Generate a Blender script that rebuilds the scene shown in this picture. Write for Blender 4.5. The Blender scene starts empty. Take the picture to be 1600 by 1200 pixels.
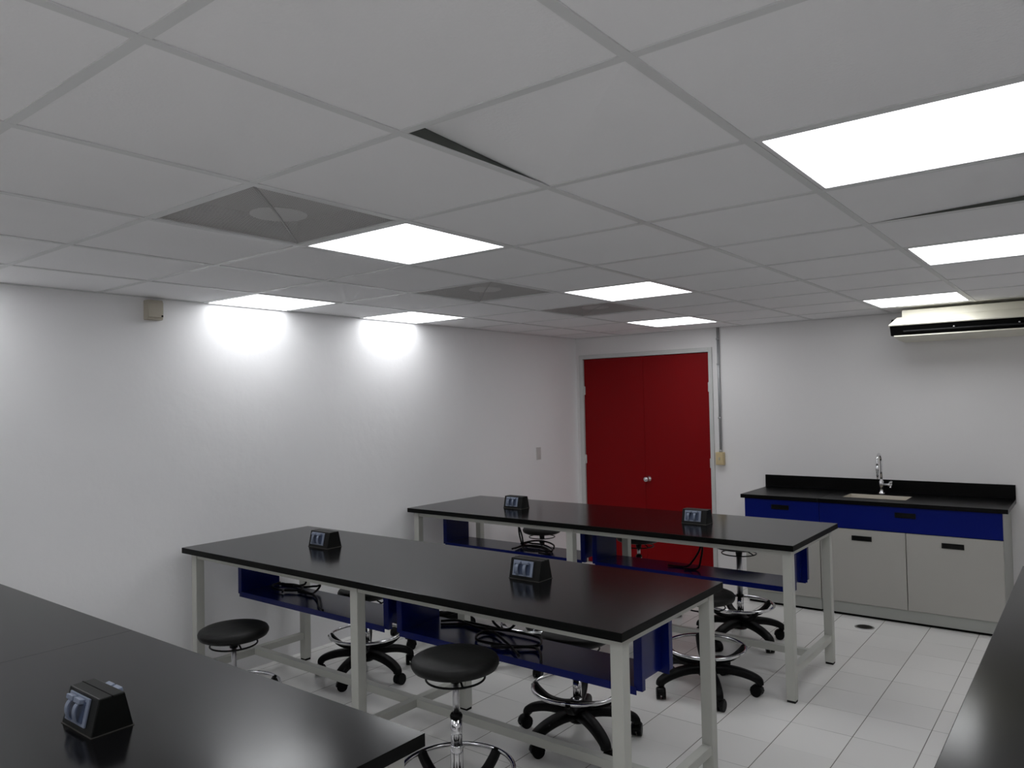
import bpy, bmesh, math, random
from mathutils import Vector, Matrix
random.seed(7)
D = bpy.data
SC = bpy.context.scene
COL = SC.collection
PI = math.pi

# ------------------------------------------------------------------ camera
CAMZ = 1.6487
def look(yaw, pitch, roll):
    f = Vector((-math.sin(yaw) * math.cos(pitch), math.cos(yaw) * math.cos(pitch), math.sin(pitch)))
    r = f.cross(Vector((0, 0, 1))).normalized()
    u = r.cross(f)
    c, s = math.cos(roll), math.sin(roll)
    r2 = c * r + s * u
    u2 = -s * r + c * u
    return Matrix((r2, u2, -f)).transposed()
cam_data = D.cameras.new('camera')
cam = D.objects.new('camera', cam_data)
COL.objects.link(cam)
cam.matrix_world = Matrix.Translation((0, 0, CAMZ)) @ look(0.6612, 0.0239, -0.0209).to_4x4()
cam_data.sensor_fit = 'HORIZONTAL'
cam_data.sensor_width = 36.0
cam_data.lens = 1180.78 / 1600 * 36.0
cam_data.clip_start = 0.05
SC.camera = cam

# ------------------------------------------------------------------ world, exposure
world = D.worlds.new('world')
SC.world = world
world.use_nodes = True
world.node_tree.nodes['Background'].inputs[0].default_value = (0.5, 0.5, 0.52, 1)
world.node_tree.nodes['Background'].inputs[1].default_value = 0.0
SC.view_settings.view_transform = 'Standard'
SC.view_settings.look = 'None'
SC.view_settings.gamma = 1.0
SC.view_settings.use_curve_mapping = False
SC.view_settings.exposure = 0.0
SC.cycles.max_bounces = 24
SC.cycles.diffuse_bounces = 20
LIGHT = 5.35          # radiance of the ceiling panels

# ------------------------------------------------------------------ room numbers
WX, WY, RX, FY, H = -4.2825, 6.5932, 0.62, -2.9, 2.2881
G, GX, GY = 0.61, -0.6775, 1.2434     # ceiling grid pitch and origin
TZ = 0.8527                            # bench top height

# ------------------------------------------------------------------ materials
def new_mat(name):
    m = D.materials.new(name)
    m.use_nodes = True
    nt = m.node_tree
    return m, nt, nt.nodes['Principled BSDF']
def N(nt, t, **kw):
    n = nt.nodes.new(t)
    for k, v in kw.items():
        setattr(n, k, v)
    return n
def coords(nt):
    return N(nt, 'ShaderNodeTexCoord').outputs['Object']
def simple(name, col, rough=0.5, metal=0.0, bump=0.0, bscale=60.0, var=0.0, vscale=3.0, spec=0.5, detail=3.0):
    m, nt, b = new_mat(name)
    b.inputs['Base Color'].default_value = (*col, 1)
    b.inputs['Roughness'].default_value = rough
    b.inputs['Metallic'].default_value = metal
    b.inputs['Specular IOR Level'].default_value = spec
    co = coords(nt)
    n = N(nt, 'ShaderNodeTexNoise')
    n.inputs['Scale'].default_value = vscale
    n.inputs['Detail'].default_value = 4
    nt.links.new(co, n.inputs['Vector'])
    mx = N(nt, 'ShaderNodeMix', data_type='RGBA')
    mx.inputs['A'].default_value = (*[c * (1 - var) for c in col], 1)
    mx.inputs['B'].default_value = (*[min(1, c * (1 + var)) for c in col], 1)
    nt.links.new(n.outputs['Fac'], mx.inputs['Factor'])
    nt.links.new(mx.outputs['Result'], b.inputs['Base Color'])
    if bump:
        n2 = N(nt, 'ShaderNodeTexNoise')
        n2.inputs['Scale'].default_value = bscale
        n2.inputs['Detail'].default_value = detail
        nt.links.new(co, n2.inputs['Vector'])
        bp = N(nt, 'ShaderNodeBump')
        bp.inputs['Strength'].default_value = 1.0
        bp.inputs['Distance'].default_value = bump
        nt.links.new(n2.outputs['Fac'], bp.inputs['Height'])
        nt.links.new(bp.outputs['Normal'], b.inputs['Normal'])
    return m

M = {}
M['wall'] = simple('painted_plaster', (0.88, 0.88, 0.89), 0.55, bump=0.006, bscale=5.0, var=0.01, spec=0.3, detail=6.0)
M['wall_back'] = simple('painted_partition', (0.82, 0.81, 0.81), 0.55, bump=0.0006, bscale=8.0, var=0.01, spec=0.3)
M['tile'] = simple('ceiling_tile_board', (0.91, 0.91, 0.92), 0.9, bump=0.0008, bscale=120.0, var=0.02, spec=0.1)
M['tee'] = simple('tee_bar_paint', (0.72, 0.73, 0.73), 0.45, var=0.02)
M['web_shade'] = simple('shade_darkened_galvanised_web', (0.10, 0.11, 0.10), 0.5, metal=0.3, var=0.1)  # galvanised grey darkened to put the shade of the tile gaps into the colour
M['slab'] = simple('plenum_concrete', (0.12, 0.12, 0.11), 0.9, var=0.1)
M['frame_white'] = simple('light_frame_paint', (0.75, 0.75, 0.76), 0.4, var=0.01)
M['top'] = simple('black_phenolic', (0.004, 0.004, 0.0045), 0.15, bump=0.00005, bscale=300.0, var=0.1, spec=0.25)
M['top_edge'] = simple('black_edge', (0.0022, 0.0025, 0.0022), 0.5, var=0.1, spec=0.11)
M['steel'] = simple('cream_painted_steel', (0.52, 0.525, 0.485), 0.45, var=0.02, spec=0.3)
M['blue'] = simple('blue_painted_steel', (0.0006, 0.0055, 0.105), 0.2, var=0.03, spec=0.26)
M['blue_front'] = simple('blue_laminate', (0.001, 0.008, 0.15), 0.45, var=0.02, spec=0.12)
M['rubber'] = simple('black_rubber', (0.004, 0.004, 0.004), 0.6, var=0.1, spec=0.15)
M['plastic'] = simple('black_nylon', (0.0025, 0.0025, 0.0027), 0.45, var=0.1, spec=0.16)
M['vinyl'] = simple('black_vinyl', (0.004, 0.0042, 0.004), 0.5, bump=0.0015, bscale=22.0, var=0.2, spec=0.28)
M['chrome'] = simple('chrome', (0.75, 0.75, 0.77), 0.12, metal=1.0)
M['rod'] = simple('satin_chrome', (0.6, 0.6, 0.62), 0.28, metal=1.0)
M['black_metal'] = simple('black_enamel', (0.003, 0.003, 0.003), 0.4, var=0.1, spec=0.2)
M['box'] = simple('black_box_plastic', (0.003, 0.0035, 0.003), 0.42, var=0.1, spec=0.25)
M['plate'] = simple('blue_grey_plastic', (0.20, 0.235, 0.315), 0.35, var=0.03)
M['plate_dark'] = simple('dark_slot', (0.05, 0.07, 0.13), 0.4, var=0.05)
M['red'] = simple('red_door_paint', (0.225, 0.003, 0.005), 0.4, bump=0.0004, bscale=14.0, var=0.05, vscale=1.5, spec=0.12)
M['door_frame'] = simple('grey_door_frame', (0.60, 0.61, 0.60), 0.4, var=0.02)
M['cabinet'] = simple('light_grey_laminate', (0.44, 0.43, 0.40), 0.5, var=0.01, spec=0.25)
M['cabinet_side'] = simple('grey_side_panel', (0.40, 0.41, 0.385), 0.5, var=0.01, spec=0.25)
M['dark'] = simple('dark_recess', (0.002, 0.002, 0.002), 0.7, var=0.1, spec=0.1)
M['basin'] = simple('sink_basin_polypropylene', (0.62, 0.58, 0.50), 0.4, var=0.02)
M['epoxy'] = simple('black_epoxy_worktop', (0.002, 0.002, 0.002), 0.3, var=0.1, vscale=30, spec=0.14)
M['conduit'] = simple('galvanised_conduit', (0.42, 0.43, 0.44), 0.45, metal=0.6, var=0.1, vscale=20)
M['ivory'] = simple('ivory_plastic', (0.62, 0.50, 0.28), 0.45, var=0.03)
M['ivory_box'] = simple('beige_plastic', (0.48, 0.44, 0.36), 0.5, var=0.03)
M['wall_plate'] = simple('white_plate', (0.62, 0.60, 0.59), 0.4, var=0.01)
M['ac'] = simple('cream_ac_plastic', (0.74, 0.72, 0.62), 0.4, var=0.01)
M['cable'] = simple('black_cable', (0.002, 0.002, 0.0025), 0.4, var=0.1, spec=0.2)
M['louver'] = simple('glossy_dark_louver', (0.03, 0.03, 0.032), 0.3, var=0.05)
M['grate'] = simple('drain_grate_metal', (0.10, 0.095, 0.085), 0.45, metal=0.5, var=0.1)

def floor_mat():
    m, nt, b = new_mat('white_floor_tile')
    co = coords(nt)
    sep = N(nt, 'ShaderNodeSeparateXYZ')
    nt.links.new(co, sep.inputs[0])
    P = 0.2935
    def joint(out, phase, hw):
        a = N(nt, 'ShaderNodeMath', operation='SUBTRACT'); a.inputs[1].default_value = phase - P / 2 - 20 * P
        nt.links.new(out, a.inputs[0])
        d = N(nt, 'ShaderNodeMath', operation='MODULO'); d.inputs[1].default_value = P
        nt.links.new(a.outputs[0], d.inputs[0])
        s = N(nt, 'ShaderNodeMath', operation='SUBTRACT'); s.inputs[1].default_value = P / 2
        nt.links.new(d.outputs[0], s.inputs[0])
        ab = N(nt, 'ShaderNodeMath', operation='ABSOLUTE'); nt.links.new(s.outputs[0], ab.inputs[0])
        mr = N(nt, 'ShaderNodeMapRange')
        mr.inputs['From Min'].default_value = hw * 0.5
        mr.inputs['From Max'].default_value = hw * 1.4
        mr.inputs['To Min'].default_value = 1.0
        mr.inputs['To Max'].default_value = 0.0
        nt.links.new(ab.outputs[0], mr.inputs['Value'])
        return mr.outputs[0]
    jx = joint(sep.outputs['X'], -0.702, 0.0020)
    jy = joint(sep.outputs['Y'], 4.485, 0.0016)
    # cross joints partly filled
    n = N(nt, 'ShaderNodeTexNoise'); n.inputs['Scale'].default_value = 2.3
    nt.links.new(co, n.inputs['Vector'])
    mr = N(nt, 'ShaderNodeMapRange')
    mr.inputs['From Min'].default_value = 0.42; mr.inputs['From Max'].default_value = 0.58
    mr.inputs['To Min'].default_value = 0.12; mr.inputs['To Max'].default_value = 0.8
    nt.links.new(n.outputs['Fac'], mr.inputs['Value'])
    jy2 = N(nt, 'ShaderNodeMath', operation='MULTIPLY')
    nt.links.new(jy, jy2.inputs[0]); nt.links.new(mr.outputs[0], jy2.inputs[1])
    mx = N(nt, 'ShaderNodeMath', operation='MAXIMUM')
    nt.links.new(jx, mx.inputs[0]); nt.links.new(jy2.outputs[0], mx.inputs[1])
    # tile to tile tone
    def cell(out, phase):
        a = N(nt, 'ShaderNodeMath', operation='SUBTRACT'); a.inputs[1].default_value = phase
        nt.links.new(out, a.inputs[0])
        d = N(nt, 'ShaderNodeMath', operation='DIVIDE'); d.inputs[1].default_value = P
        nt.links.new(a.outputs[0], d.inputs[0])
        f = N(nt, 'ShaderNodeMath', operation='FLOOR'); nt.links.new(d.outputs[0], f.inputs[0])
        return f.outputs[0]
    cx = N(nt, 'ShaderNodeCombineXYZ')
    nt.links.new(cell(sep.outputs['X'], -0.702), cx.inputs[0]); nt.links.new(cell(sep.outputs['Y'], 4.485), cx.inputs[1])
    wn = N(nt, 'ShaderNodeTexWhiteNoise'); nt.links.new(cx.outputs[0], wn.inputs['Vector'])
    tone = N(nt, 'ShaderNodeMix', data_type='RGBA')
    tone.inputs['A'].default_value = (0.80, 0.79, 0.77, 1); tone.inputs['B'].default_value = (0.86, 0.85, 0.83, 1)
    nt.links.new(wn.outputs['Value'], tone.inputs['Factor'])
    g = N(nt, 'ShaderNodeMix', data_type='RGBA')
    g.inputs['B'].default_value = (0.22, 0.21, 0.19, 1)
    nt.links.new(mx.outputs[0], g.inputs['Factor']); nt.links.new(tone.outputs['Result'], g.inputs['A'])
    # small dark specks of dirt
    v = N(nt, 'ShaderNodeTexVoronoi'); v.inputs['Scale'].default_value = 2.6
    nt.links.new(co, v.inputs['Vector'])
    sp = N(nt, 'ShaderNodeMath', operation='LESS_THAN'); sp.inputs[1].default_value = 0.012
    nt.links.new(v.outputs['Distance'], sp.inputs[0])
    g2 = N(nt, 'ShaderNodeMix', data_type='RGBA'); g2.inputs['B'].default_value = (0.12, 0.11, 0.10, 1)
    nt.links.new(sp.outputs[0], g2.inputs['Factor']); nt.links.new(g.outputs['Result'], g2.inputs['A'])
    nt.links.new(g2.outputs['Result'], b.inputs['Base Color'])
    b.inputs['Roughness'].default_value = 0.22
    bp = N(nt, 'ShaderNodeBump', invert=True); bp.inputs['Distance'].default_value = 0.001
    nt.links.new(mx.outputs[0], bp.inputs['Height']); nt.links.new(bp.outputs['Normal'], b.inputs['Normal'])
    return m
M['floor'] = floor_mat()

def lamp_mat():
    m, nt, b = new_mat('lit_diffuser')
    b.inputs['Base Color'].default_value = (0.8, 0.8, 0.8, 1)
    b.inputs['Emission Color'].default_value = (0.965, 0.98, 1.0, 1)
    b.inputs['Emission Strength'].default_value = LIGHT
    return m
M['lamp'] = lamp_mat()

def perf_mat():
    m, nt, b = new_mat('perforated_sheet')
    b.inputs['Base Color'].default_value = (0.62, 0.61, 0.60, 1)
    b.inputs['Roughness'].default_value = 0.5
    co = coords(nt)
    sc = N(nt, 'ShaderNodeVectorMath', operation='MULTIPLY'); sc.inputs[1].default_value = (110, 110, 0)
    nt.links.new(co, sc.inputs[0])
    fr = N(nt, 'ShaderNodeVectorMath', operation='FRACTION'); nt.links.new(sc.outputs[0], fr.inputs[0])
    sb = N(nt, 'ShaderNodeVectorMath', operation='SUBTRACT'); sb.inputs[1].default_value = (0.5, 0.5, 0)
    nt.links.new(fr.outputs[0], sb.inputs[0])
    ln = N(nt, 'ShaderNodeVectorMath', operation='LENGTH'); nt.links.new(sb.outputs[0], ln.inputs[0])
    lt = N(nt, 'ShaderNodeMath', operation='LESS_THAN'); lt.inputs[1].default_value = 0.34
    nt.links.new(ln.outputs['Value'], lt.inputs[0])
    tr = N(nt, 'ShaderNodeBsdfTransparent')
    ms = N(nt, 'ShaderNodeMixShader')
    out = nt.nodes['Material Output']
    nt.links.new(lt.outputs[0], ms.inputs[0]); nt.links.new(b.outputs[0], ms.inputs[1]); nt.links.new(tr.outputs[0], ms.inputs[2])
    nt.links.new(ms.outputs[0], out.inputs['Surface'])
    return m
M['perf'] = perf_mat()
M['crease'] = simple('grille_fold', (0.40, 0.40, 0.40), 0.5)
M['duct'] = simple('duct_metal', (0.30, 0.30, 0.30), 0.6, var=0.1)
M['collar'] = simple('round_duct_collar', (0.75, 0.75, 0.75), 0.6, var=0.05)

# ------------------------------------------------------------------ mesh builder
class MB:
    def __init__(s):
        s.bm = bmesh.new()
    def box(s, x0, x1, y0, y1, z0, z1, mat=0):
        v = [s.bm.verts.new(p) for p in ((x0, y0, z0), (x1, y0, z0), (x1, y1, z0), (x0, y1, z0), (x0, y0, z1), (x1, y0, z1), (x1, y1, z1), (x0, y1, z1))]
        for f in ((3, 2, 1, 0), (4, 5, 6, 7), (0, 1, 5, 4), (1, 2, 6, 5), (2, 3, 7, 6), (3, 0, 4, 7)):
            s.bm.faces.new([v[i] for i in f]).material_index = mat
        return s
    def prism(s, poly, axis, a0, a1, mat=0):
        """poly: list of 2D points in the plane across `axis` ('x': (y,z), 'y': (x,z), 'z': (x,y))"""
        def P(p, a):
            return {'x': (a, p[0], p[1]), 'y': (p[0], a, p[1]), 'z': (p[0], p[1], a)}[axis]
        A = [s.bm.verts.new(P(p, a0)) for p in poly]
        B = [s.bm.verts.new(P(p, a1)) for p in poly]
        n = len(poly)
        s.bm.faces.new(A[::-1]).material_index = mat
        s.bm.faces.new(B).material_index = mat
        for i in range(n):
            s.bm.faces.new((A[i], A[(i + 1) % n], B[(i + 1) % n], B[i])).material_index = mat
        return s
    def hexa(s, lo, hi, mat=0):
        v = [s.bm.verts.new(p) for p in list(lo) + list(hi)]
        for f in ((3, 2, 1, 0), (4, 5, 6, 7), (0, 1, 5, 4), (1, 2, 6, 5), (2, 3, 7, 6), (3, 0, 4, 7)):
            s.bm.faces.new([v[i] for i in f]).material_index = mat
        return s
    def lathe(s, prof, c=(0, 0, 0), seg=32, mat=0, axis='z', cap=True):
        rings = []
        for r, z in prof:
            ring = []
            for k in range(seg):
                a = 2 * PI * k / seg
                p = (r * math.cos(a), r * math.sin(a), z)
                if axis == 'x': p = (p[2], p[0], p[1])
                if axis == 'y': p = (p[0], p[2], p[1])
                ring.append(s.bm.verts.new((c[0] + p[0], c[1] + p[1], c[2] + p[2])))
            rings.append(ring)
        for a, b in zip(rings, rings[1:]):
            for k in range(seg):
                f = s.bm.faces.new((a[k], a[(k + 1) % seg], b[(k + 1) % seg], b[k])); f.material_index = mat; f.smooth = True
        if cap:
            s.bm.faces.new(rings[0][::-1]).material_index = mat
            s.bm.faces.new(rings[-1]).material_index = mat
        return s
    def tube(s, pts, r, seg=10, mat=0, closed=False, flat=None, smooth=True):
        """sweep along pts; r number or list; flat=(w,h) list gives rounded-rect sections"""
        pts = [Vector(p) for p in pts]
        n = len(pts)
        rings = []
        up = None
        for i, p in enumerate(pts):
            if closed:
                t = (pts[(i + 1) % n] - pts[i - 1])
            else:
                t = pts[min(i + 1, n - 1)] - pts[max(i - 1, 0)]
            t.normalize()
            if flat is not None:
                side = Vector((0, 0, 1)).cross(t)
                if side.length < 1e-4: side = Vector((1, 0, 0)) if up is None else up
                side.normalize(); up = side
                nn = t.cross(side)
            else:
                if up is None:
                    up = Vector((0, 0, 1)) if abs(t.z) < 0.9 else Vector((1, 0, 0))
                nn = (up - t * up.dot(t)).normalized()
                up = nn
                side = t.cross(nn)
            ring = []
            for k in range(seg):
                a = 2 * PI * (k + 0.5) / seg
                if flat is not None:
                    w, h = flat[i]
                    ca, sa = math.cos(a), math.sin(a)
                    q = 0.55
                    ox = math.copysign(abs(ca) ** q, ca) * w; oy = math.copysign(abs(sa) ** q, sa) * h
                    ring.append(s.bm.verts.new(p + side * ox + nn * oy))
                else:
                    rr = r[i] if isinstance(r, (list, tuple)) else r
                    ring.append(s.bm.verts.new(p + (nn * math.cos(a) + side * math.sin(a)) * rr))
            rings.append(ring)
        m = n if closed else n - 1
        for i in range(m):
            a, b = rings[i], rings[(i + 1) % n]
            for k in range(seg):
                f = s.bm.faces.new((a[k], a[(k + 1) % seg], b[(k + 1) % seg], b[k])); f.material_index = mat; f.smooth = smooth
        if not closed:
            s.bm.faces.new(rings[0][::-1]).material_index = mat
            s.bm.faces.new(rings[-1]).material_index = mat
        return s
    def build(s, name, mats, parent=None, loc=(0, 0, 0), bevel=0.0, label=None):
        bmesh.ops.recalc_face_normals(s.bm, faces=s.bm.faces)
        me = D.meshes.new(name)
        s.bm.to_mesh(me); s.bm.free()
        for mm in (mats if isinstance(mats, (list, tuple)) else [mats]):
            me.materials.append(mm)
        o = D.objects.new(name, me)
        COL.objects.link(o)
        o.location = loc
        if parent is not None: o.parent = parent
        if bevel:
            b = o.modifiers.new('bevel', 'BEVEL'); b.width = bevel; b.segments = 2; b.limit_method = 'ANGLE'
        if label: o['label'] = label
        return o

def spline(pts, sub=6, closed=False):
    pts = [Vector(p) for p in pts]; n = len(pts); out = []
    rng = n if closed else n - 1
    for i in range(rng):
        if closed: a, b, c, d = pts[i - 1], pts[i], pts[(i + 1) % n], pts[(i + 2) % n]
        else: a, b, c, d = pts[max(i - 1, 0)], pts[i], pts[i + 1], pts[min(i + 2, n - 1)]
        for k in range(sub):
            t = k / sub
            out.append(0.5 * ((2 * b) + (c - a) * t + (2 * a - 5 * b + 4 * c - d) * t * t + (-a + 3 * b - 3 * c + d) * t ** 3))
    if not closed: out.append(pts[-1])
    return out

def thing(name, label, cat, loc=(0, 0, 0), rz=0.0, group=None):
    o = D.objects.new(name, None)
    COL.objects.link(o)
    o.empty_display_size = 0.1
    o.location = loc; o.rotation_euler = (0, 0, rz)
    o['label'] = label; o['category'] = cat
    if group: o['group'] = group
    return o
def tag(o, label, cat, group=None):
    o['label'] = label; o['category'] = cat
    if group: o['group'] = group
    return o
def struct(o):
    o['kind'] = 'structure'
    return o
def copy_tree(src, parent=None):
    c = src.copy(); COL.objects.link(c); c.parent = parent
    for ch in list(src.children):
        copy_tree(ch, c)
    return c
def dup(src, label, loc, rz=0.0):
    c = copy_tree(src)
    c.location = loc; c.rotation_euler = (0, 0, rz); c['label'] = label
    return c

# ------------------------------------------------------------------ room shell
HT = H + 0.42
struct(MB().box(WX - 0.15, RX + 0.15, FY - 0.15, WY + 0.15, -0.12, 0).build('floor', M['floor']))
struct(MB().box(WX - 0.15, WX, FY, WY + 0.15, 0, HT).build('wall_left', M['wall']))
struct(MB().box(RX, RX + 0.15, FY, WY + 0.15, 0, HT).build('wall_right', M['wall_back']))
struct(MB().box(WX - 0.15, RX + 0.15, FY - 0.15, FY, 0, HT).build('wall_front', M['wall_back']))
DX0, DX1, DZ = -4.192, -2.832, 2.072          # door opening
wb = MB()
wb.box(WX, DX0 - 0.03, WY, WY + 0.15, 0, HT)
wb.box(DX0 - 0.03, DX1 + 0.03, WY, WY + 0.15, DZ + 0.03, HT)
wb.box(DX1 + 0.03, RX, WY, WY + 0.15, 0, HT)
wb.box(DX0 - 0.03, DX1 + 0.03, WY + 0.11, WY + 0.15, 0, DZ + 0.03)
struct(wb.build('wall_back', M['wall_back']))

# ceiling: lay-in boards in a tee grid, dark plenum above
LIGHTS = {(-6, 2): 'by', (-6, 4): 'by', (-3, 1): '', (-3, 4): '', (-4, 7): '', (0, 1): '', (0, 4): '', (-1, 7): '', (-3, -2): '', (0, -2): '', (-6, -1): '', (-3, -5): '', (0, -5): ''}
VENTS = [(-3, 0), (-4, 3), (-4, 5)]
LOOSE = [(-1, 0), (0, 2)]
ct = MB()
zt = H + 0.0036
for i in range(-6, 3):
    for j in range(-7, 9):
        if (i, j) in LIGHTS or (i, j) in VENTS or (i, j) in LOOSE: continue
        x0, y0 = GX + G * i + 0.003, GY + G * j + 0.003
        x1, y1 = min(x0 + G - 0.006, RX), min(y0 + G - 0.006, WY - 0.006)
        x0 = max(x0, WX); y0 = max(y0, FY)
        if x1 - x0 < 0.02 or y1 - y0 < 0.02: continue
        ct.box(x0, x1, y0, y1, zt, zt + 0.014)
ceiling = struct(ct.build('ceiling', M['tile'], bevel=0.0015))
tg = MB()
for i in range(-5, 3):
    x = GX + G * i
    tg.box(x - 0.012, x + 0.012, FY, WY, H, H + 0.003)
    tg.box(x - 0.002, x + 0.002, FY, WY, H + 0.003, H + 0.04, 1)
for j in range(-6, 9):
    y = GY + G * j
    tg.box(WX, RX, y - 0.012, y + 0.012, H + 0.0004, H + 0.0034)
    tg.box(WX, RX, y - 0.002, y + 0.002, H + 0.0034, H + 0.038, 1)
tg.build('tee_grid', [M['tee'], M['web_shade']], ceiling)
MB().box(WX, RX, FY, WY, HT, HT + 0.1).build('upper_slab', M['slab'], ceiling)
# wall angle under the ceiling edge
wa = MB()
wa.box(WX, WX + 0.022, FY, WY, H - 0.001, H + 0.002)
struct(wa.build('trim_1', M['tee']))
wa = MB()
wa.box(WX, -3.2, WY - 0.012, WY, H - 0.003, H + 0.0)
wa.box(-2.6, RX, WY - 0.02, WY, H - 0.001, H + 0.002)
struct(wa.build('trim_2', M['tee']))

# two boards that have slipped in the grid
def loose(i, j, lab, rise):
    cx, cy = GX + G * (i + .5), GY + G * (j + .5)
    h = G / 2 - 0.003
    cs = [(-h, -h), (h, -h), (h, h), (-h, h)]
    lo = [(x, y, z) for (x, y), z in zip(cs, rise)]
    hi = [(x, y, z + 0.014) for (x, y), z in zip(cs, rise)]
    o = MB().hexa(lo, hi).build('ceiling_tile', M['tile'], loc=(cx, cy, zt))
    tag(o, lab, 'ceiling tile')
loose(-1, 0, 'white ceiling tile with one corner lifted, showing a dark wedge gap', (0.037, 0.0, 0.0, 0.0))
loose(0, 2, 'white ceiling tile between two lights with a dark gap along its far edge', (0.0, 0.0, 0.022, 0.0))

# ceiling lights
def ceiling_light(i, j, label):
    x0, x1 = GX + G * i + 0.0135, GX + G * (i + 1) - 0.0135
    y0, y1 = GY + G * j + 0.0135, GY + G * (j + 1) - 0.0135
    x0 = max(x0, WX + 0.001)
    cx, cy = (x0 + x1) / 2, (y0 + y1) / 2
    t = thing('ceiling_light', label, 'ceiling light', (cx, cy, H), 0, 'square light panels in the ceiling')
    a, b = (x1 - x0) / 2, (y1 - y0) / 2
    w = 0.013
    wl = 0.006 if i == -6 else w
    f = MB()
    f.box(-a, a, -b, -b + w, 0.001, 0.03); f.box(-a, a, b - w, b, 0.001, 0.03)
    f.box(-a, -a + wl, -b + w, b - w, 0.001, 0.03); f.box(a - w, a, -b + w, b - w, 0.001, 0.03)
    f.box(-a, a, -b, b, 0.03, 0.034)
    f.build('frame', M['frame_white'], t)
    MB().box(-a + wl, a - w, -b + w, b - w, 0.004, 0.008).build('diffuser', M['lamp'], t)
LL = {(-6, 2): 'lit square ceiling panel against the plain left wall, nearer of the two there',
      (-6, 4): 'lit square ceiling panel against the plain left wall, farther of the two there',
      (-3, 1): 'lit square ceiling panel touching the corner of the large round-holed vent grille',
      (-3, 4): 'lit square ceiling panel between the middle vent and the red doors',
      (-4, 7): 'lit square ceiling panel right in front of the red double doors',
      (0, 1): 'largest lit ceiling panel, cut by the right edge of the photo',
      (0, 4): 'lit ceiling panel at the right edge, behind the slightly raised tile',
      (-1, 7): 'lit square ceiling panel just in front of the air conditioner',
      (-3, -2): 'added unseen ceiling panel behind the camera over the near bench side',  # last five panels are unseen, added to brighten the near ceiling
      (0, -2): 'added unseen ceiling panel behind the camera by the right wall',
      (-3, -5): 'added unseen ceiling panel at the far end behind the camera',
      (0, -5): 'added unseen ceiling panel at the far end behind the camera by the right wall',
      (-6, -1): 'added unseen ceiling panel behind the camera against the left wall'}
for (i, j), l in LL.items():
    ceiling_light(i, j, l)

# return air grilles
def vent(i, j, label):
    cx, cy = GX + G * (i + .5), GY + G * (j + .5)
    t = thing('ceiling_vent', label, 'ceiling vent', (cx, cy, H), 0, 'perforated vent grilles in the ceiling')
    a = G / 2 - 0.0135
    p = MB()
    c = p.bm.verts.new((0, 0, 0.016))
    vs = [p.bm.verts.new(q) for q in ((-a, -a, 0.006), (a, -a, 0.006), (a, a, 0.006), (-a, a, 0.006))]
    for k in range(4): p.bm.faces.new((vs[k], vs[(k + 1) % 4], c))
    gr = p.build('grille', M['perf'], t)
    MB().tube([(a - 0.01, -a + 0.01, 0.0055), (0, 0, 0.0145), (-a + 0.01, a - 0.01, 0.0055)], 0, 8, flat=[(0.0035, 0.0008)] * 3).build('crease', M['crease'], gr)
    f = MB()
    w = 0.008
    f.box(-a, a, -a, -a + w, 0.001, 0.006); f.box(-a, a, a - w, a, 0.001, 0.006)
    f.box(-a, -a + w, -a + w, a - w, 0.001, 0.006); f.box(a - w, a, -a + w, a - w, 0.001, 0.006)
    f.build('frame', M['tee'], t)
    d = MB()
    d.box(-a, a, -a, a, 0.09, 0.095)
    for s in (-1, 1):
        d.box(s * a - 0.002, s * a + 0.002, -a, a, 0.006, 0.09); d.box(-a, a, s * a - 0.002, s * a + 0.002, 0.006, 0.09)
    d.build('plenum_box', M['duct'], t)
    MB().lathe([(0.095, 0.0), (0.095, 0.004)], (0, 0, 0.018), 40).build('duct_collar', M['collar'], t)
vent(-3, 0, 'perforated square vent grille with round duct disc, nearest the camera')
vent(-4, 3, 'perforated square vent grille in the middle of the ceiling')
vent(-4, 5, 'perforated square vent grille nearest the red doors')

# ------------------------------------------------------------------ double door
dw = MB()
fy0, fy1 = WY - 0.018, WY + 0.11
dw.box(DX0 - 0.045, DX0, fy0, fy1, 0, DZ + 0.042)
dw.box(DX1, DX1 + 0.035, fy0, fy1, 0, DZ + 0.042)
dw.box(DX0, DX1, fy0, fy1, DZ, DZ + 0.042)
door = D.objects.new('door_1', None); COL.objects.link(door); struct(door)
dw.build('door_frame', M['door_frame'], door, bevel=0.002)
mid = (DX0 + DX1) / 2
for k, (a, b) in enumerate(((DX0 + 0.004, mid - 0.0012), (mid + 0.0012, DX1 - 0.004))):
    lf = MB().box(a, b, WY + 0.004, WY + 0.044, 0.008, DZ - 0.004).build('door_leaf', M['red'], door, bevel=0.0015)
    hx = DX0 + 0.002 if k == 0 else DX1 - 0.002
    for hz in (0.35, 1.05, 1.75):
        h = MB().lathe([(0.007, -0.045), (0.007, 0.045)], (hx, WY - 0.002, hz), 12)
        h.box(hx - 0.012, hx + 0.012, WY - 0.0015, WY + 0.004, hz - 0.042, hz + 0.042)
        h.build('hinge', M['door_frame'], lf)
    if k == 1:
        kb = MB().lathe([(0.030, 0.0), (0.031, -0.006), (0.012, -0.012), (0.011, -0.034), (0.019, -0.040), (0.026, -0.052), (0.026, -0.064), (0.018, -0.072), (0.004, -0.074)], (-3.478, WY + 0.004, 0.878), 28, axis='y')
        kb.build('door_knob', M['chrome'], lf)

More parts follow.
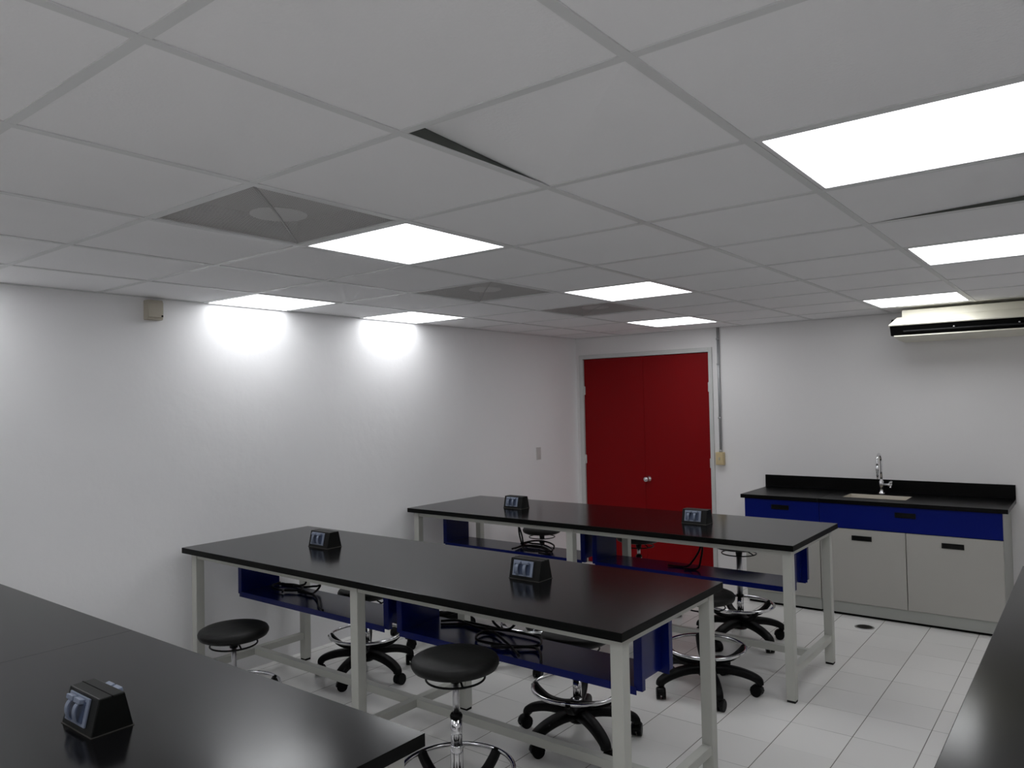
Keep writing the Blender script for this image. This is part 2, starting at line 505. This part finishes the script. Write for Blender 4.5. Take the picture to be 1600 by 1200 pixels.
# conduit and switch beside the door
t = thing('wall_conduit', 'thin grey metal conduit running down the wall beside the red doors', 'conduit', (-2.733, WY, 1.155))
MB().tube([(0, -0.016, 0), (0, -0.016, H - 1.155)], 0.0115, 14).build('pipe', M['conduit'], t)
for z in (0.31, 0.80, 1.03):
    s = MB().lathe([(0.012, -0.008), (0.012, 0.008)], (0, -0.016, z), 14); s.box(-0.024, 0.004, -0.004, 0, z - 0.008, z + 0.008)
    s.build('strap', M['conduit'], t)
MB().lathe([(0.014, 0), (0.014, 0.022)], (0, -0.018, 0), 14).build('connector', M['conduit'], t)
t = thing('light_switch', 'ivory surface-mounted switch box at the foot of the conduit', 'switch', (-2.738, WY, 1.04))
MB().box(-0.038, 0.038, -0.038, 0, 0, 0.115).build('back_box', M['ivory'], t, bevel=0.004)
MB().box(-0.034, 0.034, -0.044, -0.038, 0.004, 0.111).build('face_plate', M['ivory'], t, bevel=0.002)
MB().box(-0.006, 0.006, -0.052, -0.044, 0.046, 0.070).build('toggle', M['ivory_box'], t, bevel=0.001)

# plate low on the left wall, junction box high on it
t = thing('wall_outlet', 'small white outlet plate on the left wall near the corner', 'outlet', (WX, 5.892, 1.09))
MB().box(0, 0.008, -0.036, 0.036, 0, 0.118).build('face_plate', M['wall_plate'], t, bevel=0.002)
for z in (0.022, 0.068):
    MB().box(0.008, 0.0105, -0.017, 0.017, z, z + 0.028).build('socket', M['wall_plate'], t, bevel=0.001)
t = thing('junction_box', 'beige plastic box on the left wall just under the ceiling', 'junction box', (WX, 2.14, 2.16))
MB().box(0, 0.05, -0.038, 0.052, 0, 0.112).build('back_box', M['ivory_box'], t, bevel=0.004)
MB().box(0.05, 0.058, -0.036, 0.050, 0.012, 0.100).build('cover', M['ivory_box'], t, bevel=0.003)
MB().lathe([(0.005, 0), (0.005, 0.004)], (0.058, 0.042, 0.022), 10, axis='x').build('screw', M['dark'], t)

# ------------------------------------------------------------------ lab bench
def make_bench(label, x, y, rz=0, seam=False, L=2.88, W=0.866):
    t = thing('lab_bench', label, 'lab bench', (x, y, 0), rz, 'black topped lab benches')
    hl, hw = L / 2, W / 2
    tt = MB()
    if seam:
        tt.box(-hl, -0.033, -hw, hw, TZ - 0.032, TZ); tt.box(-0.0330, hl, -hw, hw, TZ - 0.032, TZ)
    else:
        tt.box(-hl, hl, -hw, hw, TZ - 0.032, TZ)
    top = tt.build('bench_top', [M['top'], M['top_edge']], t, bevel=(0.0008 if seam else 0.0025))
    for p in top.data.polygons:
        if abs(p.normal.z) < 0.5: p.material_index = 1
    zt_ = TZ - 0.0325
    xs = (-hl + 0.05, 0.0, hl - 0.05); ys = (-hw + 0.07, hw - 0.07)
    fr = MB()
    for yy in ys:
        fr.box(xs[0] + 0.025, xs[1] - 0.025, yy - 0.02, yy + 0.02, zt_ - 0.033, zt_)
        fr.box(xs[1] + 0.025, xs[2] - 0.025, yy - 0.02, yy + 0.02, zt_ - 0.033, zt_)
    for xx in xs:
        fr.box(xx - 0.02, xx + 0.02, ys[0] + 0.025, ys[1] - 0.025, zt_ - 0.033, zt_)
    fr.build('top_frame', M['steel'], t, bevel=0.002)
    for xx in xs:
        for yy in ys:
            lg = MB().box(xx - 0.025, xx + 0.025, yy - 0.025, yy + 0.025, 0.012, zt_).build('leg', M['steel'], t, bevel=0.003)
            MB().box(xx - 0.022, xx + 0.022, yy - 0.022, yy + 0.022, 0.0, 0.012).build('foot_cap', M['rubber'], lg)
        MB().box(xx - 0.02, xx + 0.02, ys[0] + 0.025, ys[1] - 0.025, 0.14, 0.18).build('cross_rail', M['steel'], t, bevel=0.002)
    MB().box(xs[0] + 0.02, xs[1] - 0.02, -0.02, 0.02, 0.1405, 0.1805).build('long_rail', M['steel'], t, bevel=0.002)
    MB().box(xs[1] + 0.02, xs[2] - 0.02, -0.02, 0.02, 0.1405, 0.1805).build('long_rail', M['steel'], t, bevel=0.002)
    for a, b in ((-1.335 * L / 2.88, -0.036), (0.024, 1.354 * L / 2.88)):
        sh = MB()
        fx = 0.034      # flange width
        sh.box(a + fx, b - fx, -0.150, 0.120, 0.5585, 0.5605)          # tray
        sh.box(a + fx - 0.012, b - fx + 0.012, -0.153, -0.151, 0.530, 0.5605)  # front lip
        sh.box(a + fx - 0.012, b - fx + 0.012, 0.121, 0.123, 0.530, 0.5605)
        shelf = sh.build('under_shelf', M['blue'], t)
        for xi, xo in ((a + fx, a), (b - fx, b)):
            sp = MB()
            lo, hi = min(xi, xo), max(xi, xo)
            sp.box(xi - 0.001, xi + 0.001, -0.145, 0.115, 0.5605, zt_ - 0.001)
            sp.box(lo, hi, -0.147, -0.145, 0.545, zt_ - 0.001)
            sp.box(lo, hi, 0.080, 0.082, 0.545, zt_ - 0.001)
            xr = xo + (0.001 if xi < xo else -0.001)
            sp.box(min(xo, xr), max(xo, xr), -0.145, -0.122, 0.545, zt_ - 0.001)
            sp.box(min(xo, xr), max(xo, xr), 0.082, 0.112, 0.56, zt_ - 0.001)
            sp.build('side_panel', M['blue'], shelf)
    return t
make_bench('black topped bench with stools around it, second row in the middle of the room', -2.752, 2.704, W=0.878)
make_bench('black topped bench in the back row in front of the red doors', -2.771, 4.524, L=2.914)
make_bench('black topped bench at the lower left, nearest, with a seam across its top', -2.755, 0.886, seam=True)
make_bench('black topped bench along the right edge of the photo, seen only as a dark slope', -0.305 + 0.433, 2.72, PI / 2)

# ------------------------------------------------------------------ outlet boxes on the benches
def make_outlet_box(label, x, y):
    t = thing('outlet_box', label, 'outlet box', (x, y, TZ), 0, 'black twin outlet boxes on the bench tops')
    hx = 0.084
    b = MB()
    b.prism([(-0.051, 0.0), (0.051, 0.0), (0.051, 0.004), (0.031, 0.089), (-0.031, 0.089), (-0.051, 0.004)], 'x', -hx, hx)
    b.build('housing', M['box'], t, bevel=0.003)
    MB().box(-hx - 0.001, hx + 0.001, -0.0012, 0.0012, 0.086, 0.0896).build('seam_strip', M['dark'], t)
    MB().box(-hx - 0.0012, hx + 0.0012, -0.0525, 0.0525, 0.0, 0.0022).build('base_plate', M['grate'], t)
    ang = math.atan2(0.020, 0.085)
    for sgn in (-1, 1):
        # plate frame in local coords: u along x, v up the slope, w out of it
        def P(u, v, w):
            z = 0.004 + v * math.cos(ang) + w * math.sin(ang)
            yy = -(0.051 - v * math.sin(ang)) - w * math.cos(ang)
            return (u, yy if sgn < 0 else -yy, z)
        def slab(mb, u0, u1, v0, v1, w0, w1):
            mb.hexa([P(u0, v0, w0), P(u1, v0, w0), P(u1, v0, w1), P(u0, v0, w1)], [P(u0, v1, w0), P(u1, v1, w0), P(u1, v1, w1), P(u0, v1, w1)])
            return mb
        pl = slab(MB(), -0.064, 0.046, 0.012, 0.080, 0.0, 0.005).build('outlet_plate', M['plate'], t, bevel=0.0012)
        slab(MB(), -0.054, 0.032, 0.019, 0.070, 0.005, 0.0065).build('socket_face', M['plate_dark'], pl)
        for uc in (-0.034, 0.008):
            c = MB()
            arc = [P(uc, 0.068, 0.012), P(uc, 0.058, 0.019), P(uc, 0.046, 0.0215), P(uc, 0.032, 0.0185), P(uc, 0.020, 0.012), P(uc, 0.015, 0.006)]
            arc = spline(arc, 4)
            side = Vector((1, 0, 0))
            w = 0.0075
            rows = []
            for q in arc:
                rows.append((c.bm.verts.new(q - side * w), c.bm.verts.new(q + side * w)))
            inn = []
            for q in arc:
                cen = Vector(P(uc, (0.044), 0.0))
                q2 = q + (cen - q).normalized() * 0.003
                inn.append((c.bm.verts.new(q2 - side * w), c.bm.verts.new(q2 + side * w)))
            for k in range(len(rows) - 1):
                c.bm.faces.new((rows[k][0], rows[k][1], rows[k + 1][1], rows[k + 1][0]))
                c.bm.faces.new((inn[k][1], inn[k][0], inn[k + 1][0], inn[k + 1][1]))
                c.bm.faces.new((rows[k][0], rows[k + 1][0], inn[k + 1][0], inn[k][0]))
                c.bm.faces.new((rows[k][1], inn[k][1], inn[k + 1][1], rows[k + 1][1]))
            c.build('socket_cover', M['plate'], pl)
            slab(MB(), uc - 0.018, uc + 0.017, 0.064, 0.076, 0.005, 0.019).build('hinge_cap', M['plate'], pl, bevel=0.002)
    return t
ob = make_outlet_box('black outlet box on the nearest bench at the lower left', -2.040, 0.875)
dup(ob, 'black outlet box near the wall end of the middle bench', (-3.498, 2.737, TZ))
dup(ob, 'black outlet box on the middle bench, towards its open right end', (-2.058, 2.752, TZ))
dup(ob, 'black outlet box on the back bench, at its end near the left wall', (-3.496, 4.516, TZ))
dup(ob, 'black outlet box on the back bench, in front of the door frame', (-2.058, 4.540, TZ))

# ------------------------------------------------------------------ stools
def stool(label, x, y, seat, rot, ring_rot, top=None, rod=0.0125):
    t = thing('lab_stool', label, 'stool', (x, y, 0), 0, 'black swivel stools with chrome foot rings')
    # seat
    z = seat
    pr = [(0.0, -0.024), (0.10, -0.025), (0.145, -0.024), (0.162, -0.016), (0.169, -0.004), (0.170, 0.006), (0.164, 0.018), (0.150, 0.025), (0.10, 0.029), (0.0, 0.030)]
    pr = [(max(r, 0.001), zz) for r, zz in pr]
    MB().lathe(pr, (0, 0, z), 44).build('seat', M['vinyl'], t)
    u = MB().lathe([(0.075, -0.034), (0.08, -0.0255)], (0, 0, z), 20)
    u.build('seat_plate', M['black_metal'], t)
    lr = MB()
    zr = z - 0.058
    R = 0.113
    lr.tube([(R * math.cos(a), R * math.sin(a), zr) for a in [2 * PI * k / 36 for k in range(36)]], 0.0042, 8, closed=True)
    for a in (rot + 2.2, rot + 2.2 + PI):
        lr.tube([(0.018 * math.cos(a), 0.018 * math.sin(a), z - 0.036), (0.07 * math.cos(a), 0.07 * math.sin(a), z - 0.040), (R * math.cos(a), R * math.sin(a), zr)], 0.004, 8)
    lr.build('height_lever_ring', M['black_metal'], t)
    MB().lathe([(0.020, z - 0.075), (0.024, z - 0.034)], (0, 0, 0), 20).build('spindle_sleeve', M['plastic'], t)
    top = top or z - 0.20
    step = max(top - 0.11, 0.20)
    if True:
        MB().lathe([(rod, top + 0.004), (rod, z - 0.075)], (0, 0, 0), 20).build('gas_rod', M['rod'], t)
    MB().lathe([(0.0235, top - 0.010), (0.0245, top), (0.020, top + 0.008)], (0, 0, 0), 20).build('collar', M['plastic'], t)
    cm = MB()
    cm.lathe([(0.0220, step), (0.0220, top - 0.010)], (0, 0, 0), 24)
    cm.lathe([(0.0245, 0.15), (0.0245, step - 0.006), (0.0228, step)], (0, 0, 0), 24)
    cm.build('column', M['chrome'], t)
    # foot ring and its four arms
    RR, zz = 0.217, 0.250
    MB().tube([(RR * math.cos(2 * PI * k / 48), RR * math.sin(2 * PI * k / 48), zz) for k in range(48)], 0.0095, 10, closed=True).build('foot_ring', M['chrome'], t)
    sp = MB()
    sp.lathe([(0.036, 0.155), (0.040, 0.175), (0.034, 0.195)], (0, 0, 0), 20)
    for k in range(4):
        a = ring_rot + k * PI / 2
        c, s = math.cos(a), math.sin(a)
        P_ = spline([(r * c, r * s, h) for r, h in ((0.022, 0.175), (0.08, 0.172), (0.145, 0.188), (0.19, 0.222), (0.213, 0.249))], 4)
        n = len(P_)
        sp.tube(P_, 0, 12, flat=[(0.024 - 0.005 * i / n, 0.014) for i in range(n)])
        sp.tube([((RR + d) * c - 0.0 * s, (RR + d) * s, zz + e) for d, e in ((-0.010, -0.008), (0.0, 0.0), (0.004, 0.006))], [0.016, 0.0165, 0.013], 10)
    sp.build('ring_support', M['plastic'], t)
    # five-star base
    st = MB()
    st.lathe([(0.040, 0.088), (0.050, 0.100), (0.050, 0.140), (0.038, 0.158)], (0, 0, 0), 24)
    for k in range(5):
        a = rot + k * 2 * PI / 5
        c, s = math.cos(a), math.sin(a)
        P_ = spline([(r * c, r * s, h) for r, h in ((0.02, 0.126), (0.10, 0.134), (0.18, 0.126), (0.245, 0.108), (0.282, 0.088), (0.288, 0.068))], 4)
        n = len(P_)
        st.tube(P_, 0, 12, flat=[(0.033 - 0.011 * i / n, 0.025 - 0.006 * i / n) for i in range(n)])
    base = st.build('star_base', M['plastic'], t)
    for k in range(5):
        a = rot + k * 2 * PI / 5
        ca = a + 1.9 + 0.9 * math.sin(5 * x + 3 * k + y)
        cs = MB()
        cx, cy = 0.286 * math.cos(a), 0.286 * math.sin(a)
        ex, ey = math.cos(ca), math.sin(ca)
        wx, wy = cx + ex * 0.017, cy + ey * 0.017
        cs.tube([(cx, cy, 0.078), (cx, cy, 0.050)], 0.011, 10)
        for sd in (-1, 1):
            q0 = Vector((wx, wy, 0.030)) + Vector((-ey, ex, 0)) * (0.004 * sd)
            q1 = Vector((wx, wy, 0.030)) + Vector((-ey, ex, 0)) * (0.025 * sd)
            cs.tube([q0, q1], 0.030, 18)
        hood = [(wx + ex * 0.030 * math.cos(b) * 1.05, wy + ey * 0.030 * math.cos(b) * 1.05, 0.030 + 0.0325 * math.sin(b)) for b in [PI * q / 6 for q in range(7)]]
        cs.tube(hood, 0, 8, flat=[(0.022, 0.004)] * 7)
        cs.build('caster', M['plastic'], base)
    return t
R_ = math.radians
stool('black round stool in front of the middle bench, its seat highest and nearest the camera', -1.985, 2.16, 0.655, R_(20), R_(84))
stool('black stool at the left, partly behind the nearest bench and near the left wall', -3.464, 2.139, 0.525, R_(40), R_(77))
stool('black stool behind the middle bench, its chrome ring crossed by the middle leg', -3.600, 3.120, 0.500, R_(69), R_(44))
stool('black stool behind the middle bench, its base seen below the shelf by the right leg', -2.060, 3.115, 0.500, R_(41), R_(22))
stool('black stool standing in the aisle behind the right corner of the middle bench', -1.800, 4.040, 0.530, R_(18), R_(34))
stool('black stool behind the right end of the back bench, in front of the sink cabinets', -1.970, 5.000, 0.650, R_(42), R_(48), 0.31, 0.019)
stool('black stool behind the back bench, seat seen against the white wall above coiled cable', -3.940, 5.450, 0.510, R_(10), R_(30), 0.41)
stool('black stool behind the back bench with its seat seen against the red door', -2.810, 5.140, 0.595, R_(33), R_(10), 0.46)
stool('stool between the two rows, only a bit of chrome ring seen beside a blue panel', -3.763, 3.886, 0.500, R_(61), R_(20))
stool('stool between the two rows, chrome ring front seen just above the looping cable', -2.872, 3.885, 0.500, R_(19), R_(56))

# ------------------------------------------------------------------ cables coiled on the blue shelves
T1A = [[[-3.76, 2.80, 0.82], [-3.766, 2.82, 0.617], [-3.822, 2.82, 0.575], [-3.894, 2.80, 0.566], [-4.0, 2.80, 0.566]], [[-3.62, 2.79, 0.82], [-3.624, 2.8, 0.626], [-3.645, 2.8, 0.598], [-3.692, 2.8, 0.588], [-3.781, 2.8, 0.572], [-3.88, 2.8, 0.566]], [[-3.61, 2.81, 0.82], [-3.624, 2.8, 0.626], [-3.638, 2.8, 0.587], [-3.62, 2.75, 0.570], [-3.602, 2.716, 0.574], [-3.726, 2.723, 0.574], [-3.813, 2.697, 0.574], [-3.78, 2.648, 0.574]], [[-3.715, 2.71, 0.57], [-3.64, 2.719, 0.57], [-3.584, 2.717, 0.57], [-3.471, 2.66, 0.57], [-3.342, 2.57, 0.57], [-3.271, 2.54, 0.57]], [[-4.0, 2.76, 0.57], [-3.9, 2.82, 0.57], [-3.78, 2.79, 0.572], [-3.74, 2.72, 0.574], [-3.84, 2.67, 0.574], [-3.96, 2.70, 0.574], [-3.99, 2.78, 0.576]]]
T1B = [[[-2.10, 2.80, 0.82], [-2.150, 2.82, 0.66], [-2.191, 2.85, 0.614], [-2.225, 2.85, 0.583], [-2.28, 2.85, 0.570], [-2.363, 2.85, 0.570], [-2.514, 2.85, 0.570]], [[-2.611, 2.742, 0.572], [-2.548, 2.796, 0.572], [-2.458, 2.777, 0.572], [-2.377, 2.766, 0.572], [-2.242, 2.803, 0.572], [-2.17, 2.831, 0.572], [-2.093, 2.831, 0.572], [-2.037, 2.789, 0.572], [-1.989, 2.718, 0.572], [-2.032, 2.664, 0.572], [-2.105, 2.629, 0.572], [-2.214, 2.612, 0.572], [-2.273, 2.62, 0.572], [-2.314, 2.672, 0.572], [-2.315, 2.733, 0.572], [-2.254, 2.733, 0.572], [-2.152, 2.673, 0.572], [-2.048, 2.604, 0.572], [-1.98, 2.553, 0.572]], [[-2.582, 2.711, 0.568], [-2.476, 2.781, 0.568], [-2.365, 2.768, 0.568], [-2.287, 2.758, 0.568]], [[-2.158, 2.584, 0.572], [-2.091, 2.612, 0.572], [-2.001, 2.672, 0.572], [-1.943, 2.65, 0.572], [-1.887, 2.584, 0.572], [-1.858, 2.545, 0.572]], [[-2.28, 2.85, 0.57], [-2.33, 2.85, 0.60], [-2.31, 2.85, 0.635], [-2.26, 2.85, 0.645]]]
T2A = [[[-3.50, 4.52, 0.82], [-3.488, 4.52, 0.73], [-3.47, 4.52, 0.692], [-3.451, 4.52, 0.639], [-3.442, 4.52, 0.578]], [[-3.50, 4.54, 0.82], [-3.498, 4.54, 0.712], [-3.49, 4.54, 0.641], [-3.468, 4.54, 0.572]], [[-3.429, 4.367, 0.575], [-3.434, 4.489, 0.575], [-3.476, 4.615, 0.575], [-3.424, 4.652, 0.575], [-3.328, 4.627, 0.575], [-3.197, 4.535, 0.575], [-3.135, 4.453, 0.575], [-3.18, 4.42, 0.575], [-3.245, 4.372, 0.575], [-3.346, 4.394, 0.575], [-3.413, 4.489, 0.575], [-3.376, 4.551, 0.575], [-3.28, 4.546, 0.575], [-3.16, 4.461, 0.575], [-3.183, 4.423, 0.575]], [[-3.437, 4.417, 0.57], [-3.456, 4.532, 0.57], [-3.366, 4.537, 0.57], [-3.287, 4.535, 0.57], [-3.14, 4.432, 0.57], [-3.117, 4.375, 0.57], [-3.188, 4.365, 0.57]], [[-3.45, 4.50, 0.59], [-3.40, 4.60, 0.60], [-3.30, 4.62, 0.60], [-3.18, 4.54, 0.60], [-3.13, 4.47, 0.59]]]
T2B = [[[-2.03, 4.53, 0.82], [-2.027, 4.52, 0.732], [-2.043, 4.52, 0.675], [-2.089, 4.52, 0.607], [-2.135, 4.52, 0.568], [-2.25, 4.50, 0.568]], [[-2.01, 4.51, 0.82], [-2.017, 4.5, 0.736], [-2.01, 4.5, 0.696], [-2.021, 4.5, 0.636], [-2.047, 4.5, 0.570], [-2.12, 4.46, 0.568]]]
for paths, lab in ((T1A, 'black power cable bundle on the blue shelf at the wall end of the middle bench'),
                   (T1B, 'long looping black power cable on the blue shelf behind the nearest stool'),
                   (T2A, 'coiled black power cable under the back bench in front of the white wall'),
                   (T2B, 'black power cable hanging under the back bench against the red door')):
    c = MB()
    for p in paths:
        yc = 2.808 if p[0][1] < 3.5 else 4.615
        c.tube(spline([(q[0], min(q[1], yc), q[2] + 0.001) for q in p], 6), 0.0062, 8)
    tag(c.build('power_cable', M['cable']), lab, 'cable', 'black power cables under the benches')

# ------------------------------------------------------------------ sink run on the back wall
CF, CT = 6.0, 0.865
def cabinet(label, x0, x1, doors, handles, drawer_handle):
    t = thing('base_cabinet', label, 'cabinet', ((x0 + x1) / 2, CF, 0), 0, 'grey and blue base cabinets on the back wall')
    c = (x0 + x1) / 2
    a, b = x0 - c, x1 - c
    yb = WY - CF - 0.002
    bd = MB()
    bd.box(a, a + 0.018, 0.02, yb, 0.02, CT - 0.031); bd.box(b - 0.018, b, 0.02, yb, 0.02, CT - 0.031)
    bd.box(a + 0.018, b - 0.018, 0.02, yb, 0.10, 0.118); bd.box(a + 0.018, b - 0.018, yb - 0.01, yb, 0.118, CT - 0.031)
    bd.build('carcass', M['cabinet_side'], t)
    MB().box(a + 0.002, b - 0.002, 0.012, 0.02, 0.02, 0.100).build('toe_board', M['cabinet_side'], t)
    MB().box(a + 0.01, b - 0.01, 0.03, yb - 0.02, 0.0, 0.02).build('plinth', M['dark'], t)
    MB().box(a, b, 0.0195, 0.0205, 0.6495, 0.655).build('front_rail', M['dark'], t)
    dr = MB().box(a + 0.0015, b - 0.0015, 0.0, 0.0195, 0.655, 0.836).build('drawer_front', M['blue_front'], t, bevel=0.0012)
    def pull(px, pz, par):
        h = MB()
        h.box(px - 0.068, px + 0.068, -0.006, 0.0, pz - 0.018, pz - 0.013); h.box(px - 0.068, px + 0.068, -0.006, 0.0, pz + 0.013, pz + 0.018)
        h.box(px - 0.068, px - 0.062, -0.006, 0.0, pz - 0.013, pz + 0.013); h.box(px + 0.062, px + 0.068, -0.006, 0.0, pz - 0.013, pz + 0.013)
        h.box(px - 0.062, px + 0.062, -0.002, 0.0, pz - 0.013, pz + 0.013)
        h.build('pull_handle', M['black_metal'], par)
    pull(drawer_handle - c, 0.777, dr)
    for (d0, d1), hx in zip(doors, handles):
        d = MB().box(d0 - c + 0.0025, d1 - c - 0.0025, 0.0, 0.0195, 0.104, 0.650).build('cabinet_door', M['cabinet'], t, bevel=0.0012)
        pull(hx - c, 0.587, d)
    return t
cabinet('narrow base cabinet with one blue drawer at the left of the sink run', -2.305, -1.7235, [(-2.305, -1.7235)], [-2.02], -2.02)
cabinet('wide base cabinet under the sink with blue front and two grey doors', -1.7225, -0.541, [(-1.7225, -1.131), (-1.131, -0.541)], [-1.426, -0.838], -1.13)
t = thing('worktop', 'black worktop with backsplash above the blue and grey cabinets', 'worktop', (-1.42, CF, CT))
X0, X1 = -2.332 + 1.42, -0.508 + 1.42
y0, y1 = -0.014, WY - CF - 0.001
sx0, sx1, sy0, sy1 = -1.60 + 1.42, -1.155 + 1.42, 0.17, 0.44
s = MB()
s.box(X0, -0.3125, y0, y1, -0.030, 0)
s.box(-0.3095, sx0, y0, y1, -0.030, 0)
s.box(sx0, sx1, y0, sy0, -0.030, 0); s.box(sx0, sx1, sy1, y1, -0.030, 0)
s.box(sx1, X1, y0, y1, -0.030, 0)
s.build('slab', M['epoxy'], t)
MB().box(X0, X1, y1 - 0.02, y1, 0.0005, 0.105).build('backsplash', M['epoxy'], t, bevel=0.0015)
b = MB()
zb = -0.23
b.box(sx0 - 0.006, sx0 - 0.001, sy0 - 0.006, sy1 + 0.006, zb, -0.031); b.box(sx1 + 0.001, sx1 + 0.006, sy0 - 0.006, sy1 + 0.006, zb, -0.031)
b.box(sx0 - 0.001, sx1 + 0.001, sy0 - 0.006, sy0 - 0.001, zb, -0.031); b.box(sx0 - 0.001, sx1 + 0.001, sy1 + 0.001, sy1 + 0.006, zb, -0.031)
b.box(sx0 - 0.006, sx1 + 0.006, sy0 - 0.006, sy1 + 0.006, zb - 0.005, zb)
# thin rim that lines the cut-out
b.box(sx0, sx0 + 0.003, sy0, sy1, zb, -0.004); b.box(sx1 - 0.003, sx1, sy0, sy1, zb, -0.004)
b.box(sx0 + 0.003, sx1 - 0.003, sy1 - 0.003, sy1, zb, -0.004); b.box(sx0 + 0.003, sx1 - 0.003, sy0, sy0 + 0.003, zb, -0.031)
b.build('sink_basin', M['basin'], t)

t = thing('faucet', 'chrome gooseneck lab faucet behind the sink basin', 'faucet', (-1.385, 6.50, CT))
MB().lathe([(0.027, 0), (0.027, 0.006), (0.018, 0.014), (0.013, 0.022), (0.013, 0.045), (0.018, 0.05), (0.018, 0.095), (0.012, 0.105), (0.009, 0.115)], (0, 0, 0), 24).build('body', M['chrome'], t)
goose = [(0, 0, 0.11), (0, 0, 0.18), (0, 0, 0.255)] + [(0, -0.062 + 0.062 * math.cos(a), 0.255 + 0.062 * math.sin(a)) for a in [PI * k / 10 for k in range(1, 10)]] + [(0, -0.124, 0.25), (0, -0.126, 0.225)]
MB().tube(goose, 0.0085, 14).build('spout', M['chrome'], t)
MB().lathe([(0.011, 0.228), (0.012, 0.20), (0.0085, 0.19), (0.0095, 0.175), (0.0075, 0.165), (0.0085, 0.152), (0.006, 0.145), (0.005, 0.128)], (0, -0.126, 0), 16).build('hose_nozzle', M['chrome'], t)
MB().lathe([(0.011, 0.0), (0.011, 0.035), (0.015, 0.038), (0.015, 0.05)], (0.012, 0, 0.072), 16, axis='x').build('valve_stem', M['chrome'], t)
hd = MB()
for k in range(4):
    a = PI / 4 + k * PI / 2
    hd.tube([(0.064, 0, 0.072), (0.068, 0.016 * math.cos(a), 0.072 + 0.016 * math.sin(a)), (0.066, 0.033 * math.cos(a), 0.072 + 0.033 * math.sin(a))], [0.007, 0.005, 0.0085], 10)
hd.lathe([(0.014, 0.055), (0.014, 0.072), (0.008, 0.078)], (0, 0, 0.072), 16, axis='x')
hd.build('cross_handle', M['chrome'], t)

# ------------------------------------------------------------------ floor drain
t = thing('floor_drain', 'round dark metal floor drain in front of the sink cabinets', 'floor drain', (-1.372, 5.777, 0))
MB().lathe([(0.064, 0.0002), (0.064, 0.002), (0.056, 0.003)], (0, 0, 0), 36).build('rim', M['rod'], t)
d = MB()
d.lathe([(0.055, 0.003), (0.053, 0.0042)], (0, 0, 0), 36)
d.build('cover', M['grate'], t)
sl = MB()
for k in range(-3, 4):
    L = math.sqrt(max(0.046 ** 2 - (k * 0.013) ** 2, 0))
    sl.box(-L, L, k * 0.013 - 0.003, k * 0.013 + 0.003, 0.0042, 0.0048)
sl.build('slots', M['dark'], t)

# ------------------------------------------------------------------ air conditioner
AXL, AXR = -1.145, 0.10
t = thing('air_conditioner', 'long cream air conditioner under the ceiling at the right, dark outlet slot', 'air conditioner', (AXL, WY, 2.048))
W_ = AXR - AXL
def yz(y, z): return (y - WY, z - 2.048)
body = MB()
body.prism([yz(6.205, 2.268), yz(6.195, 2.216), yz(6.20, 2.200), yz(WY - 0.004, 2.200), yz(WY - 0.004, 2.268)], 'x', 0, W_)
body.build('casing', M['ac'], t, bevel=0.003)
lip = MB()
lip.prism([yz(6.185, 2.216), yz(6.10, 2.1545), yz(6.105, 2.148), yz(6.19, 2.205), yz(WY - 0.004, 2.205), yz(WY - 0.004, 2.2155)], 'x', -0.03, W_ + 0.03)
lp = lip.build('front_panel', M['ac'], t)
for v in lp.data.vertices:      # the lip is wider at its front edge
    if v.co.y < yz(6.12, 0)[0]:
        v.co.x += -0.045 if v.co.x < 0 else 0.045
bt = MB()
bt.prism([yz(6.135, 2.079), yz(6.13, 2.071), yz(6.30, 2.052), yz(6.55, 2.0485), yz(WY - 0.004, 2.06), yz(WY - 0.004, 2.12), yz(6.40, 2.085)], 'x', -0.045, W_ + 0.045)
bt.build('underside', M['ac'], t)
ou = MB()
ou.prism([yz(6.115, 2.152), yz(6.145, 2.079), yz(6.40, 2.086), yz(6.40, 2.203), yz(6.19, 2.203)], 'x', -0.068, W_ + 0.06)
o = ou.build('outlet_recess', M['dark'], t)
MB().prism([yz(6.122, 2.112), yz(6.116, 2.106), yz(6.150, 2.096), yz(6.152, 2.103)], 'x', 0.02, W_ + 0.01).build('louver', M['louver'], t, label='glossy dark louver blade')
for k, px_ in enumerate((0.345, 0.73, 1.10)):
    MB().lathe([(0.001, -0.006), (0.005, -0.004), (0.005, 0.004), (0.001, 0.006)], (px_, yz(6.112, 0)[0], 2.118 - 2.048), 12, axis='x').build('louver_pivot', M['rod'], t)
